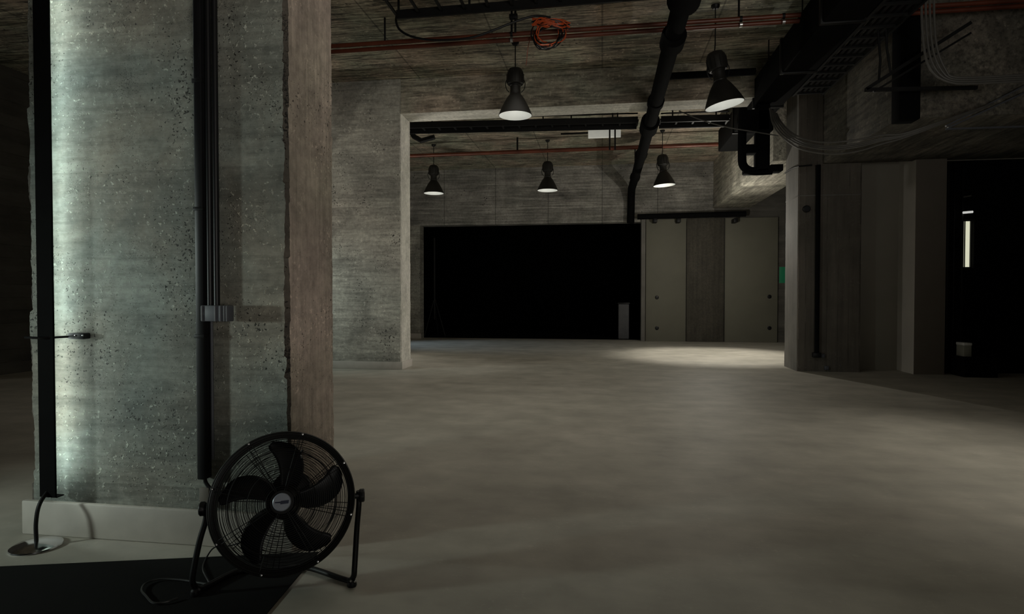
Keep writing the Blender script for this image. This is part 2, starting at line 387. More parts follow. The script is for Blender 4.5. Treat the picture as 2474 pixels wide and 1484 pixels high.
# trunking: wide channel full height, two slimmer conduits down to the box
xa = along_A(483, 600, .05).x
zend = along_A(500, 1160, .05).z; zbx = along_A(520, 757, .06).z
e = empty('cable_channel', (xa, YA-.03, zend), 'black flat cable channel running the whole height of the near pillar', 'conduit')
bm = bmesh.new(); box(bm, (xa-.024, YA-.055, zend), (xa+.018, YA-.001, ZC-.02), 0, .006); rel(mk('channel', bm, M['blackplastic']), e)
bm = bmesh.new()
tube(bm, spline([(xa, YA-.03, zend+.01), (xa+.005, YA-.03, zend-.02), (xa+.04, YA-.035, zend-.05), (xa+.1, YA-.035, zend-.07)], 6), .009, 8)
rel(mk('cable', bm, M['blackplastic']), e)
bm = bmesh.new()
parts(e, 'clip', M['black'], [(lambda bm, z=z: box(bm, (xa-.03, YA-.0575, z), (xa+.022, YA-.002, z+.018), 0, .002)) for z in (1.0, 1.6, 2.2, 2.8, 3.4)])
for i, (u, lab) in enumerate(((507, 'left one of two slim black conduits ending at the grey junction box'), (523, 'right one of two slim black conduits ending at the grey junction box'))):
    x = along_A(u, 600, .04).x; b2 = bmesh.new()
    tube(b2, [(x, YA-.04, zbx+.035), (x, YA-.04, 2), (x, YA-.04, ZC-.02)], .0135, 14)
    o = mk('conduit', b2, M['blackplastic']); tag(o, lab, 'conduit', 'slim conduits on the near pillar')
x = along_A(516, 1000, .02).x
bm = bmesh.new(); tube(bm, [(x-.006, YA-.02, zbx-.04), (x-.006, YA-.02, .7), (x-.006, YA-.02, .42)], .007, 10)
tag(mk('conduit', bm, M['box']), 'thin grey conduit running down below the junction box', 'conduit')
# junction box
x0, x1 = along_A(484, 757, .10).x, along_A(552, 757, .10).x
e = empty('junction_box', (x0, YA-.1, zbx-.04), 'grey ribbed junction box on the near pillar where the black conduits end', 'junction box')
bm = bmesh.new(); box(bm, (x0, YA-.10, zbx-.037), (x1, YA-.0565, zbx+.037), 0, .005); rel(mk('housing', bm, M['box']), e)
RIB = plain('light_grey_plastic', (.17, .175, .19), .5)
for t in (.05, .52, .70, .84, .93):
    bm = bmesh.new(); box(bm, (x0+(x1-x0)*t, YA-.106, zbx-.036), (x0+(x1-x0)*(t+.035), YA-.0995, zbx+.036), 0, .001)
    rel(mk('cover_rib', bm, RIB), e)
# grey plate low down
p = along_A(502, 1196, .01)
tag(slab('wall_plate', (p.x-.02, YA-.045, p.z-.045), (p.x+.03, YA-.031, p.z+.045), M['darkpanel'], .003), 'small dark plate low on the near pillar, left of the fan', 'plate')
# plug and lead on the left
p0 = along_A(60, 815, .13); p1 = along_A(175, 813, .03)
e = empty('power_lead', along_A(192, 812, .03), 'black lead with a plug on the left side of the near pillar', 'cable')
bm = bmesh.new(); tube(bm, spline([p0, along_A(100, 817, .11), along_A(140, 815, .07), p1], 8), .006, 8); rel(mk('lead', bm, M['blackplastic']), e)
pa, pb = along_A(172, 813, .022), along_A(211, 808, .022)
bm = bmesh.new(); box(bm, (pa.x, YA-.045, pa.z-.012), (pb.x, YA-.001, pa.z+.018), 0, .006); rel(mk('plug', bm, M['blackplastic']), e)
for u in (182, 200):
    q = along_A(u, 811, .046); bm = bmesh.new(); lathe(bm, [(0, .004), (.004, .003), (.005, 0)], 10, Matrix.Translation(q) @ Matrix.Rotation(math.pi/2, 4, 'X'))
    rel(mk('pin', bm, M['chrome']), e)
# standing strip lamp with round chrome foot
pb = PZ(88, 1322, 0)
e = empty('strip_floor_lamp', (pb.x, pb.y, 0), 'slim upright strip lamp on a round chrome foot at the left edge', 'lamp')
r0 = .105
bm = bmesh.new(); lathe(bm, [(0, .030), (.03, .030), (r0*.55, .024), (r0*.9, .016), (r0, .010), (r0*1.02, .004), (r0, 0), (0, 0)], 56); o = mk('foot', bm, M['chrome'], e)
xs = PY(133, 700, YA-.05).x
bm = bmesh.new(); tube(bm, spline([(0, 0, .025), (0, 0, .12), (0, .02, .2), (xs-pb.x-.02, YA-.07-pb.y, .26)], 6), .009, 10); mk('stem', bm, M['black'], e)
bm = bmesh.new()
dx, dy = xs-pb.x, YA-.05-pb.y
box(bm, (dx-.055, dy-.045, .22), (dx+.03, dy-.035, 4.4)); box(bm, (dx-.055, dy-.035, .22), (dx-.045, dy+.005, 4.4)); box(bm, (dx-.055, dy-.035, .215), (dx+.03, dy+.005, .22))
mk('channel', bm, M['blackpaint'], e, smooth=False)  # channel added to hide the strip and block its light leftwards
bm = bmesh.new(); box(bm, (dx-.042, dy-.03, .3), (dx-.032, dy-.012, 4.35))
LEDM = plain('lit_strip', (.8, .8, .8), .5, emit=(.86, 1, .93, 1), es=22)
mk('light_strip', bm, LEDM, e, smooth=False)

# ------------------------------------------------------------------ thin flat black sheet on the floor
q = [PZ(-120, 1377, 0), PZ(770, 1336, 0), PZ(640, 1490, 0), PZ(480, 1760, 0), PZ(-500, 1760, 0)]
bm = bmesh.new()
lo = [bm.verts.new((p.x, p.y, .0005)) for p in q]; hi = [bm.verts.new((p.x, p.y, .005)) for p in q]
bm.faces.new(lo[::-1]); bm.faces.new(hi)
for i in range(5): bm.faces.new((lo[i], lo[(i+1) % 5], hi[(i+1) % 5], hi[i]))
tag(mk('black_floor_sheet', bm, M['mat'], smooth=False), 'flat thin black sheet on the floor in front of the near pillar and under the fan', 'mat')
# loop of lead lying on the black sheet
pts = [PZ(u, v, .014) for u, v in ((430, 1446), (400, 1455), (370, 1457), (352, 1440), (342, 1426), (352, 1410), (385, 1400), (440, 1402), (500, 1412))]
bm = bmesh.new(); tube(bm, spline(pts, 8), .004, 8)
tag(mk('fan_cable', bm, plain('dark_grey_rubber', (.02, .02, .02), .35)), 'dark cable curling on the black sheet left of the fan', 'cable')

# ------------------------------------------------------------------ fan
def camp(u, v, z):   # point on pixel ray at camera depth z
    d = Vector(((u-CX)/F, -(v-CY)/F, -1.0))*z
    return CAM + RM @ d
fc = camp(688, 1213, 2.50)
# axis: toward the viewer, right by .25, up by ~18 deg
Fw = Vector((-math.sin(YAW), math.cos(YAW), 0)); Rt = Vector((math.cos(YAW), math.sin(YAW), 0)); Up = Vector((0, 0, 1))
n = (-Fw + Rt*.27).normalized(); n = (n*math.cos(math.radians(18)) + Up*math.sin(math.radians(18))).normalized()
side = Up.cross(n).normalized(); up2 = n.cross(side)
FM = Matrix((side, up2, n)).transposed().to_4x4()
fan = empty('floor_fan', (fc.x, fc.y, 0), 'black round drum floor fan tilted on a bent tube stand at the front left', 'fan')
Floc = Matrix.Translation((0, 0, fc.z)) @ FM
R = .279
def fpart(name, bm, mat, parent=fan, **k):
    return mk(name, bm, mat, parent, **k)
# drum
bm = bmesh.new(); lathe(bm, [(R-.006, .075), (R, .078), (R+.004, .070), (R, .064), (R-.002, -.064), (R+.004, -.070), (R, -.078), (R-.006, -.075), (R-.010, -.06), (R-.010, .06), (R-.006, .075)], 120, Floc)
lathe(bm, [(R-.026, .072), (R-.006, .080), (R-.002, .076), (R-.004, .066), (R-.024, .066), (R-.026, .072)], 120, Floc)
fpart('drum', bm, M['black'])
def grille(z, sgn, rings, r0, r1, dome, nm):
    bm = bmesh.new()
    for i in range(rings):
        t = i/(rings-1); r = r0+(r1-r0)*t; zz = z + sgn*dome*(1-(r/r1)**2.2)
        tube(bm, [Floc @ Vector((r*math.cos(a), r*math.sin(a), zz)) for a in [2*math.pi*j/80 for j in range(80)]], .00105, 5, closed=True)
    for k in range(8):
        for da in (-.035, .035):
            a = math.pi/8+.13 + k*math.pi/4 + (da if nm == 'front_grille' else da*1.2+.12)
            pts = []
            for s in range(9):
                r = r0+(r1-r0)*s/8; zz = z + sgn*dome*(1-(r/r1)**2.2) + sgn*.002
                aa = a + da*(.6*(1-s/8))
                pts.append(Floc @ Vector((r*math.cos(aa), r*math.sin(aa), zz)))
            tube(bm, pts, .0017, 6)
    for rr in (.06, .13, .205, r1):
        tube(bm, [Floc @ Vector((rr*math.cos(a), rr*math.sin(a), z + sgn*dome*(1-(rr/r1)**2.2)+sgn*.002)) for a in [2*math.pi*j/80 for j in range(80)]], .0019, 6, closed=True)
    return fpart(nm, bm, M['black'])
fg = grille(.078, 1, 29, .045, R-.014, .035, 'front_grille')
bg = grille(-.078, -1, 17, .085, R-.014, .030, 'rear_grille')
# badge disc and its printed mark
bm = bmesh.new(); lathe(bm, [(0, .124), (.0315, .124), (.0345, .121), (.035, .113), (0, .112)], 40, Floc); bd = fpart('badge', bm, M['badge'])
bd['label'] = 'silver disc with a dark blue mark'
bm = bmesh.new()
def slabq(pts, z0, z1):
    lo = [bm.verts.new(Floc @ Vector((x, y, z0))) for x, y in pts]; hi = [bm.verts.new(Floc @ Vector((x, y, z1))) for x, y in pts]
    bm.faces.new(lo[::-1]); bm.faces.new(hi); k = len(pts)
    for i in range(k): bm.faces.new((lo[i], lo[(i+1) % k], hi[(i+1) % k], hi[i]))
slabq([(-.026, -.002), (-.005, -.0035), (-.004, -.0080), (.026, -.0068), (.028, .006), (-.002, .0050), (-.004, .0025), (-.025, .0020)], .1235, .1248)
fpart('badge_mark', bm, M['logo'], bd, smooth=False); 
# black boss round badge, motor behind
bm = bmesh.new(); lathe(bm, [(0, .112), (.046, .112), (.052, .106), (.055, .09), (.055, .055), (0, .055)], 40, Floc); fpart('hub_plate', bm, M['black'])
bm = bmesh.new(); lathe(bm, [(0, .05), (.055, .05), (.066, .04), (.07, .02), (.07, -.01), (0, -.01)], 40, Floc); rot = fpart('rotor_hub', bm, M['black'])
bm = bmesh.new(); lathe(bm, [(0, -.012), (.06, -.012), (.078, -.02), (.082, -.05), (.082, -.13), (.07, -.15), (0, -.155)], 40, Floc @ Matrix.Translation((.02, .045, 0)))
fpart('motor', bm, M['black'])
bm = bmesh.new(); B2 = Floc @ Matrix.Translation((.02, .095, -.10))
fs = box(bm, (-.035, -.03, -.03), (.035, .045, .03), 0, .006)
for v in bm.verts: v.co = B2 @ v.co
fpart('switch_box', bm, M['blackplastic'])
bm = bmesh.new(); tube(bm, [Floc @ Vector((-.05, .215, -.118)), Floc @ Vector((-.04, .205, -.125)), Floc @ Vector((.05, .205, -.125)), Floc @ Vector((.06, .215, -.118))], .006, 8); fpart('carry_handle', bm, M['black'])
# blades
for k in range(5):
    a0 = math.radians(4 + 72*k); bm = bmesh.new(); grid = []
    NR, NW = 16, 8
    for i in range(NR+1):
        t = i/NR; r = .060 + .190*t
        wd = (.040 + .036*math.sin(min(1, t*1.15)*math.pi*.56)) * (1 if t < .82 else math.sqrt(max(0.02, 1-((t-.82)/.185)**2)))
        ctr = a0 + .42*t*t - .02
        row = []
        for j in range(NW+1):
            s = j/NW*2-1
            aa = ctr + s*wd/r*.72 if r > 0 else ctr
            z = .02 + s*.030*(1-.35*t) + .008*(1-s*s)
            row.append(bm.verts.new(Floc @ Vector((r*math.cos(aa), r*math.sin(aa), z))))
        grid.append(row)
    for i in range(NR):
        for j in range(NW): bm.faces.new((grid[i][j], grid[i+1][j], grid[i+1][j+1], grid[i][j+1]))
    o = fpart('blade', bm, M['darkblade']); md = o.modifiers.new('s', 'SOLIDIFY'); md.thickness = .002; md.offset = 0
# screws round the drum
for k in range(8):
    a = math.pi/8+.13+k*math.pi/4; bm = bmesh.new()
    lathe(bm, [(0, .006), (.004, .005), (.0055, 0), (0, 0)], 12, Floc @ Matrix.Translation(((R-.004)*math.cos(a), (R-.004)*math.sin(a), .080)))
    fpart('screw', bm, M['zinc'])
# pivots and stand
pivL = Floc @ Vector((-(R+.004), .0, 0)); pivR = Floc @ Vector((R+.004, 0, 0))
sd = side.copy(); 
for nm, P_, s in (('l', pivL, -1), ('r', pivR, 1)):
    bm = bmesh.new(); Mx = Matrix.Translation(P_) @ sd.to_track_quat('Z', 'Y').to_matrix().to_4x4()
    if s < 0: Mx = Mx @ Matrix.Rotation(math.pi, 4, 'X')
    lathe(bm, [(0, 0), (.012, 0), (.012, .018), (.026, .018), (.028, .022), (.028, .036), (.024, .040), (0, .040)], 10, Mx)
    fpart('tilt_knob', bm, M['blackplastic'])
hn = Vector((n.x, n.y, 0)).normalized()
def loc(P): return Vector((P.x-fc.x, P.y-fc.y, P.z))
# frame: arms down to the front feet then back inwards to a rear cross tube
fR = loc(PZ(857, 1410, .012)); fL = loc(PZ(466, 1434, .012))
hR = loc(PZ(742, 1372, .016)); hL = loc(PZ(575, 1380, .016))
aR = pivR + sd*.016; aL = pivL - sd*.016
bm = bmesh.new()
Z_ = lambda h: Vector((0, 0, h))
inR = (hR-fR).normalized(); inL = (hL-fL).normalized()
pts = [aR + Z_(.02), aR - Z_(.04), aR*.5 + (fR+Z_(.07))*.5, fR + Z_(.07), fR + Z_(.028) + inR*.006, fR + Z_(.006) + inR*.028, fR + Z_(.002) + inR*.07]
pts += [hR, hR*.62 + hL*.38, hR*.38 + hL*.62, hL]
pts += [fL + Z_(.002) + inL*.07, fL + Z_(.006) + inL*.028, fL + Z_(.028) + inL*.006, fL + Z_(.07), aL*.5 + (fL+Z_(.07))*.5, aL - Z_(.04), aL + Z_(.02)]
tube(bm, spline(pts, 7), .0115, 12); fpart('stand', bm, M['black'])
for f_ in (fR, fL):
    bm = bmesh.new(); lathe(bm, [(0, 0), (.018, 0), (.020, .006), (.018, .02), (.012, .026), (0, .026)], 20, Matrix.Translation((f_.x-(.012 if f_ is fR else -.012), f_.y, .0055 if f_ is fL else 0)))
    fpart('rubber_foot', bm, M['blackplastic'])
for f_, dx in ((fR, -.012), (fR, .006)):
    bm = bmesh.new(); lathe(bm, [(0, .006), (.004, .005), (.005, 0)], 10, Matrix.Translation(f_ + Vector((dx, 0, .016)) - Fw*.013) @ Matrix.Rotation(math.pi/2, 4, 'X')); fpart('bolt', bm, M['zinc'])
# lead from the motor to the floor
bm = bmesh.new(); tube(bm, spline([loc(camp(640, 1290, 2.66)), loc(camp(560, 1318, 2.66)), loc(camp(520, 1322, 2.66)), loc(PZ(500, 1346, .01)), loc(PZ(490, 1375, .012)), loc(PZ(505, 1408, .012))], 8), .0035, 6)
fpart('lead', bm, M['blackplastic'])

# ------------------------------------------------------------------ pendant lamps
def pendant(label, u, v, zc, tilt=0):
    p = camp(u, v, zc)
    e = empty('pendant_lamp', (p.x, p.y, p.z), label, 'lamp', 'bell-shaped pendant lamps', rot=(0, 0, YAW))
    T = Matrix.Translation((0, 0, .62)) @ Matrix.Rotation(math.radians(-tilt), 4, 'Y') @ Matrix.Translation((0, 0, -.62))
    bm = bmesh.new()
    lathe(bm, [(.226, -.004), (.233, 0), (.228, .012), (.215, .045), (.188, .105), (.155, .17), (.118, .235), (.088, .275), (.075, .29), (.072, .30)], 56, T); mk('shade', bm, M['shade'], e)
    bm = bmesh.new()
    lathe(bm, [(.2255, -.0035), (.222, .005), (.208, .045), (.182, .102), (.150, .165), (.112, .23), (.082, .27), (.03, .285), (0, .285)], 56, T); mk('reflector', bm, M['white'], e)
    bm = bmesh.new(); lathe(bm, [(0, .10), (.03, .11), (.045, .14), (.045, .17), (.03, .22), (.022, .27), (0, .27)], 24, T); mk('bulb', bm, plain('milk_glass', (.8, .8, .76), .3, emit=(1, 1, .93, 1), es=.12, noise=.02), e)  # faint bulb glow added to brighten the inside of the shade
    bm = bmesh.new(); lathe(bm, [(0, .286), (.074, .286), (.078, .30), (.074, .31), (.070, .36), (.072, .40), (.08, .405), (.08, .42), (0, .42)], 36, T); mk('neck', bm, M['shade'], e)
    bm = bmesh.new(); lathe(bm, [(0, .42), (.10, .42), (.112, .43), (.115, .46), (.115, .56), (.108, .60), (.085, .635), (.03, .655), (0, .66)], 36, T)
    for k in range(12):
        a = k*math.pi/6; tube(bm, [T @ Vector((.118*math.cos(a), .118*math.sin(a), z)) for z in (.44, .5, .57)], .004, 5)
    mk('gear_housing', bm, M['shade'], e)
    for s in (-1, 1):
        bm = bmesh.new(); tube(bm, spline([T @ Vector((s*.112, 0, .50)), T @ Vector((s*.135, 0, .44)), T @ Vector((s*.12, 0, .36)), T @ Vector((s*.085, 0, .32))], 6), .006, 6)
        mk('side_bracket', bm, M['black'], e)
    top = T @ Vector((0, 0, .655)); hz = ZC - p.z
    bm = bmesh.new(); tube(bm, [top, (0, 0, .75), (0, 0, hz-.03)], .0075, 8)
    mk('cord', bm, M['black'], e)
    bm = bmesh.new(); lathe(bm, [(0, hz-.05), (.03, hz-.045), (.05, hz-.02), (.052, hz-.001), (0, hz-.001)], 24); mk('ceiling_rose', bm, M['black'], e)
    L_ = bpy.data.lights.new('reflector_fill', 'POINT'); L_.energy = PEND; L_.color = (1, 1, .95); L_.shadow_soft_size = .03  # added fill light that whitens the reflector from inside
    lo = bpy.data.objects.new('reflector_fill', L_); C.objects.link(lo); lo.parent = e; lo.location = T @ Vector((.0, 0, .06))
    return e
PEND = .55
pendant('large bell pendant lamp left of centre, hanging below the orange cable coil', 1245, 279, 8.3)
pendant('large tilted bell pendant lamp nearest the black duct on the right', 1727, 256, 7.25, 11)
pendant('small far pendant lamp next to the middle pillar, leftmost of three', 1048, 467, 13.9)
pendant('small far pendant lamp in the middle of the far row of three', 1323, 460, 13.5)
pendant('small far pendant lamp right of the black drain pipe, in the far row', 1600, 448, 12.7, 4)

# ------------------------------------------------------------------ pipes and trays overhead
# two reddish pipes
for i, (dv, lab) in enumerate(((-7, 'upper one of two long reddish brown pipes crossing under the ceiling'), (7, 'lower one of two long reddish brown pipes crossing under the ceiling'))):
    Yp = 7.3
    a = PY(560, 134.6+dv, Yp+.04*i); b_ = PY(2474, 7+dv, Yp+.04*i); a2 = a + (a-b_)*.25; b2 = b_ + (b_-a)*.10
    e = empty('ceiling_pipe', a2, lab, 'pipe', 'reddish pipes under the ceiling')
    bm = bmesh.new(); tube(bm, [a2, a, b_, b2], .026, 14); rel(mk('pipe', bm, M['copper']), e)
    if i == 0:
        for u in (1236, 1785, 2230, 930):
            bm = bmesh.new(); q = PY(u, 118-(u-808)*.0668+dv, Yp); tube(bm, [q, (q.x, q.y, ZC)], .012, 8); rel(mk('hanger', bm, M['black']), e)
    for u in (1790, 1893, 1236):
        bm = bmesh.new(); q = PY(u, 118-(u-808)*.0668+dv, Yp); d = (b_-a).normalized()*.015; tube(bm, [q-d, q+d], .031, 14)
        rel(mk('clamp', bm, M['zinc'] if i else M['black']), e)
# black cable tray top centre
Yt = 6.75
e = empty('cable_tray', PY(960, 40, Yt), 'black cable tray at the top edge above the orange coil', 'cable tray')
A = PY(958, 36, Yt); B = PY(1660, -20, Yt)
def obox(bm, a, b_, w_, h_):   # box beam between two points, width across (Y), height h
    a, b_ = Vector(a), Vector(b_); d = (b_-a).normalized(); s_ = d.cross(Up)
    if s_.length < .01: s_ = Vector((0, 1, 0))
    s_.normalize(); t_ = s_.cross(d)
    vs = []
    for P_ in (a, b_):
        for x, y in ((-1, -1), (1, -1), (1, 1), (-1, 1)): vs.append(bm.verts.new(P_ + s_*x*w_/2 + t_*y*h_/2))
    for f in ((0, 3, 2, 1), (4, 5, 6, 7), (0, 1, 5, 4), (1, 2, 6, 5), (2, 3, 7, 6), (3, 0, 4, 7)): bm.faces.new([vs[i] for i in f])
dY = Vector((0, .45, 0))
bm = bmesh.new(); obox(bm, A, B, .03, .10); rel(mk('side_rail', bm, M['black'], smooth=False), e)
bm = bmesh.new(); obox(bm, A-dY, B-dY, .03, .10); rel(mk('side_rail', bm, M['black'], smooth=False), e)
for k in range(13):
    bm = bmesh.new(); P_ = A + (B-A)*(k/12.); obox(bm, P_, P_-dY, .03, .02); rel(mk('rung', bm, M['black'], smooth=False), e)
for u in (963, 1134, 1240, 1500):
    bm = bmesh.new(); q = PY(u, 36-(u-958)*.0798, Yt); tube(bm, [q, (q.x, q.y, ZC)], .014, 8); rel(mk('hanger', bm, M['black']), e)
# threaded twin drop next to the first lamp
q0 = PY(1238, 25, 7.1); q1 = PY(1238, 84, 7.25)
e = empty('pipe_hanger', (q0.x, q1.y-.06, q1.z), 'black twin-rod hanger holding the reddish pipes above the first pendant', 'hanger')
for dx in (-.022, .022):
    bm = bmesh.new(); tube(bm, [(q0.x+dx, q1.y-.06, ZC), (q0.x+dx, q1.y-.06, q1.z)], .013, 8); rel(mk('rod', bm, M['black']), e)
bm = bmesh.new(); box(bm, (q0.x-.05, q1.y-.09, q0.z-.06), (q0.x+.05, q1.y-.03, q0.z-.01), 0, .004)
rel(mk('clamp_plate', bm, M['black']), e)
# coiled cable
e = empty('cable_coil', PY(1325, 75, 7.1), 'coil of orange and black cable hung on the reddish pipes', 'cable')
rnd = random.Random(3); bmO = bmesh.new(); bmK = bmesh.new()
cc = PY(1326, 84, 7.12)
for k in range(9):
    rx, rz = .15+rnd.uniform(-.04, .03), .13+rnd.uniform(-.05, .03)
    ox, oz, ph = rnd.uniform(-.03, .03), rnd.uniform(-.02, .02), rnd.uniform(0, 6)
    pts = [(cc.x+ox+rx*math.cos(a), cc.y+rnd.uniform(-.015, .015)+.06*math.sin(a+ph), cc.z+oz+rz*math.sin(a)) for a in [2*math.pi*j/26 for j in range(26)]]
    tube(bmO if k % 3 == 0 else bmK, pts, .0075, 6, closed=True)
for k in range(24):
    pts = [PY(1290+rnd.uniform(-6, 12), 52+rnd.uniform(-10, 12), 7.05), PY(1318+rnd.uniform(-10, 6), 48+rnd.uniform(-8, 22), 7.0), PY(1350+rnd.uniform(-9, 6), 56+rnd.uniform(-12, 14), 7.02), PY(1374+rnd.uniform(-9, 5), 62+rnd.uniform(-8, 10), 7.1)]
    tube(bmO if k % 4 else bmK, spline(pts, 5), .0075, 6)
rel(mk('orange_strand', bmO, M['orange']), e); rel(mk('black_strand', bmK, M['blackplastic']), e)
# drooping cable from the tray
pts = [PY(u, v, 7.0) for u, v in ((960, 30), (957, 52), (968, 74), (1000, 90), (1050, 97), (1110, 95), (1150, 88), (1195, 72), (1240, 54), (1290, 39), (1330, 42))]
bm = bmesh.new(); tube(bm, spline(pts, 8), .014, 8)
tag(mk('drooping_cable', bm, M['blackplastic']), 'thick black cable drooping from the tray to the orange coil', 'cable')
bm = bmesh.new(); pts = [PY(u, v, 7.25) for u, v in ((1290, 60), (1280, 95), (1275, 120), (1272, 150), (1270, 158))]
tube(bm, spline(pts, 5), .005, 6)
tag(mk('hanging_wire', bm, M['copper']), 'thin reddish wire dangling right beside the first pendant cord', 'wire')

# black tray under the far side of the cross beam: two runs, left and right of the drain pipe
Yt = Y2b+.35
for u0, u1, rods, lab_ in ((900, 1541, (1044, 1312, 1380, 1480, 1492), 'long black cable tray behind the cross beam, left of the drain pipe'), (1597, 1762, (1625, 1730), 'short black cable tray behind the cross beam, right of the drain pipe')):
    tv = lambda u: 303-(u-990)*.024
    A = PY(u0, tv(u0), Yt); B = PY(u1, tv(u1), Yt)
    e = empty('cable_tray', A, lab_, 'cable tray')
    for q in (0, .8):
        bm = bmesh.new(); obox(bm, A+dY*q, B+dY*q, .04, .10); rel(mk('side_rail', bm, M['black'], smooth=False), e)
    nr = max(4, int((u1-u0)/40))
    for k in range(nr+1):
        bm = bmesh.new(); P_ = A + (B-A)*(k/nr); obox(bm, P_, P_+dY*.8, .03, .02); rel(mk('rung', bm, M['black'], smooth=False), e)
    bm = bmesh.new(); tube(bm, [PY(u0, tv(u0)-14, Yt), PY(u1, tv(u1)-16, Yt)], .013, 8); rel(mk('upper_rod', bm, M['black']), e)
    for u in rods:
        bm = bmesh.new(); q = PY(u, tv(u), Yt); tube(bm, [q, (q.x, q.y, ZC)], .012, 6); rel(mk('hanger', bm, M['black']), e)
# far pipe
Yf = 13.2
A = PY(900, 380, Yf); B = PY(1776, 347, Yf)
e = empty('ceiling_pipe', A, 'single reddish brown pipe far back, above the far pendants', 'pipe')
bm = bmesh.new(); tube(bm, [A + (A-B)*.2, A, B], .042, 12); rel(mk('pipe', bm, M['copper']), e)
for u in (1250, 1742): 
    bm = bmesh.new(); q = PY(u, 380-(u-900)*.0377, Yf); tube(bm, [q, (q.x, q.y, ZC)], .02, 8); rel(mk('hanger', bm, M['black']), e)
# bracket at left behind middle pillar
p = [PY(u, v, 11.2) for u, v in ((985, 306), (1000, 330), (1018, 340), (1050, 331))]
bm = bmesh.new(); tube(bm, [(p[0].x, 11.2, ZC), p[0], p[1], p[2], p[3]], .05, 6)
tag(mk('pipe_bend', bm, M['black']), 'short bent black pipe by the top of the middle pillar', 'pipe')
# white flat sheet light
p0, p1 = PY(1421, 333, 12.2), PY(1500, 304, 12.2)
e = empty('light_panel', p0, 'flat white rectangular fitting under the far ceiling', 'light panel')
bm = bmesh.new(); box(bm, (p0.x, 12.2, p0.z), (p1.x, 12.27, p1.z), 0, .006); rel(mk('panel', bm, M['signgrey']), e)
parts(e, 'mounting_bar', M['black'], [lambda bm: box(bm, (p0.x-.55, 12.22, p1.z-.12), (p0.x, 12.25, p1.z-.09)), lambda bm: box(bm, (p0.x+.05, 12.22, p1.z), (p0.x+.08, 12.25, ZC)), lambda bm: box(bm, (p1.x-.08, 12.22, p1.z), (p1.x-.05, 12.25, ZC))], False)
for u, lab in ((1473, 'left one of two thin black rods in front of the white ceiling fitting'), (1486, 'right one of two thin black rods in front of the white ceiling fitting')):
    q0, q1 = PY(u, 300, 12.0), PY(u, 362, 12.0); bm = bmesh.new(); tube(bm, [(q0.x, 12, ZC), q1], .016, 8)
    tag(mk('hanging_rod', bm, M['black']), lab, 'rod', 'rods by the white fitting')

# drain pipe: lengthwise run under the ceiling, then down the back wall
Xd = .76; Zd = 4.02
e = empty('drain_pipe', (Xd, YB-.2, zo), 'thick black drain pipe running under the ceiling and down the back wall', 'pipe')
bm = bmesh.new()
tube(bm, [(Xd, 4.5, Zd+.05), (Xd, 8, Zd), (Xd, 12, Zd-.03), (Xd-.02, YB-.6, Zd-.06)] + [(Xd-.02, YB-.6+.42*math.sin(a), Zd-.06-.42*(1-math.cos(a))) for a in [math.pi/2*k/6 for k in range(1, 7)]] + [(Xd-.03, YB-.18, zo-.05)], .098, 20)
rel(mk('pipe', bm, M['blackpaint']), e)
for y, r, l in ((5.75, .16, .45), (6.85, .135, .28), (9.0, .12, .2), (10.2, .15, .5), (12.3, .12, .2), (14.6, .12, .2)):
    bm = bmesh.new(); tube(bm, [(Xd, y-l/2, Zd), (Xd, y-l/2+.02, Zd), (Xd, y+l/2-.02, Zd), (Xd, y+l/2, Zd)], [r*.85, r, r, r*.85], 20)
    rel(mk('coupling', bm, M['blackpaint']), e)
parts(e, 'hanger', M['black'], [(lambda bm, y=y: tube(bm, [(Xd, y, Zd+.1), (Xd, y, ZC)], .015, 8)) for y in (5.75, 10.2, 14.6)])
# branch pipe to the right
A = PY(1590, 186, 8.75); B = PY(1825, 173, 8.75)
bm = bmesh.new(); tube(bm, [A, B], .05, 14)
tag(mk('branch_pipe', bm, M['blackpaint']), 'black branch pipe running right from the drain pipe behind the tilted pendant', 'pipe')

# black duct along the right
e = empty('ventilation_duct', (2.42, 5, 4.0), 'big black duct running away under the ceiling beside the right column', 'duct')
bm = bmesh.new(); box(bm, (2.22, 3.5, 4.0), (2.62, 12.2, 4.42), 0, .02); rel(mk('duct', bm, M['blackpaint']), e)
parts(e, 'flange', M['black'], [(lambda bm, y=y: box(bm, (2.20, y, 3.985), (2.64, y+.05, 4.435), 0, .005)) for y in (5.2, 6.6, 8.0, 9.4, 10.8)])
parts(e, 'hanger', M['black'], [(lambda bm, x=x, y=y: tube(bm, [(x, y, 4.4), (x, y, ZC)], .008, 6)) for y in (5.9, 7.3, 8.7, 10.1, 11.5) for x in (2.24, 2.60)])
# second lower cable ladder right of the duct
e = empty('cable_ladder', (2.8, 5, 4.1), 'black cable ladder beside the big black duct', 'cable tray')
bm = bmesh.new(); box(bm, (2.72, 4, 4.1), (2.75, 9.3, 4.2)); rel(mk('side_rail', bm, M['black'], smooth=False), e)
bm = bmesh.new(); box(bm, (3.12, 4, 4.1), (3.15, 9.3, 4.2)); rel(mk('side_rail', bm, M['black'], smooth=False), e)
parts(e, 'rung', M['black'], [(lambda bm, k=k: box(bm, (2.75, 4.1+k*.27, 4.11), (3.12, 4.14+k*.27, 4.13))) for k in range(20)], False)
parts(e, 'hanger', M['black'], [(lambda bm, x=x, y=y: tube(bm, [(x, y, 4.15), (x, y, ZC)], .008, 6)) for y in (5, 7, 9) for x in (2.735, 3.135)])
for k, nm in enumerate(('leftmost', 'second', 'middle', 'fourth', 'rightmost')):
    tag(slab('tray_cable', (2.765+k*.07, 4, 4.131), (2.80+k*.07, 9.3, 4.165), M['blackplastic']), nm + ' of the five dark cables lying in the ladder beside the big duct', 'cable', 'cables in the right ladder')
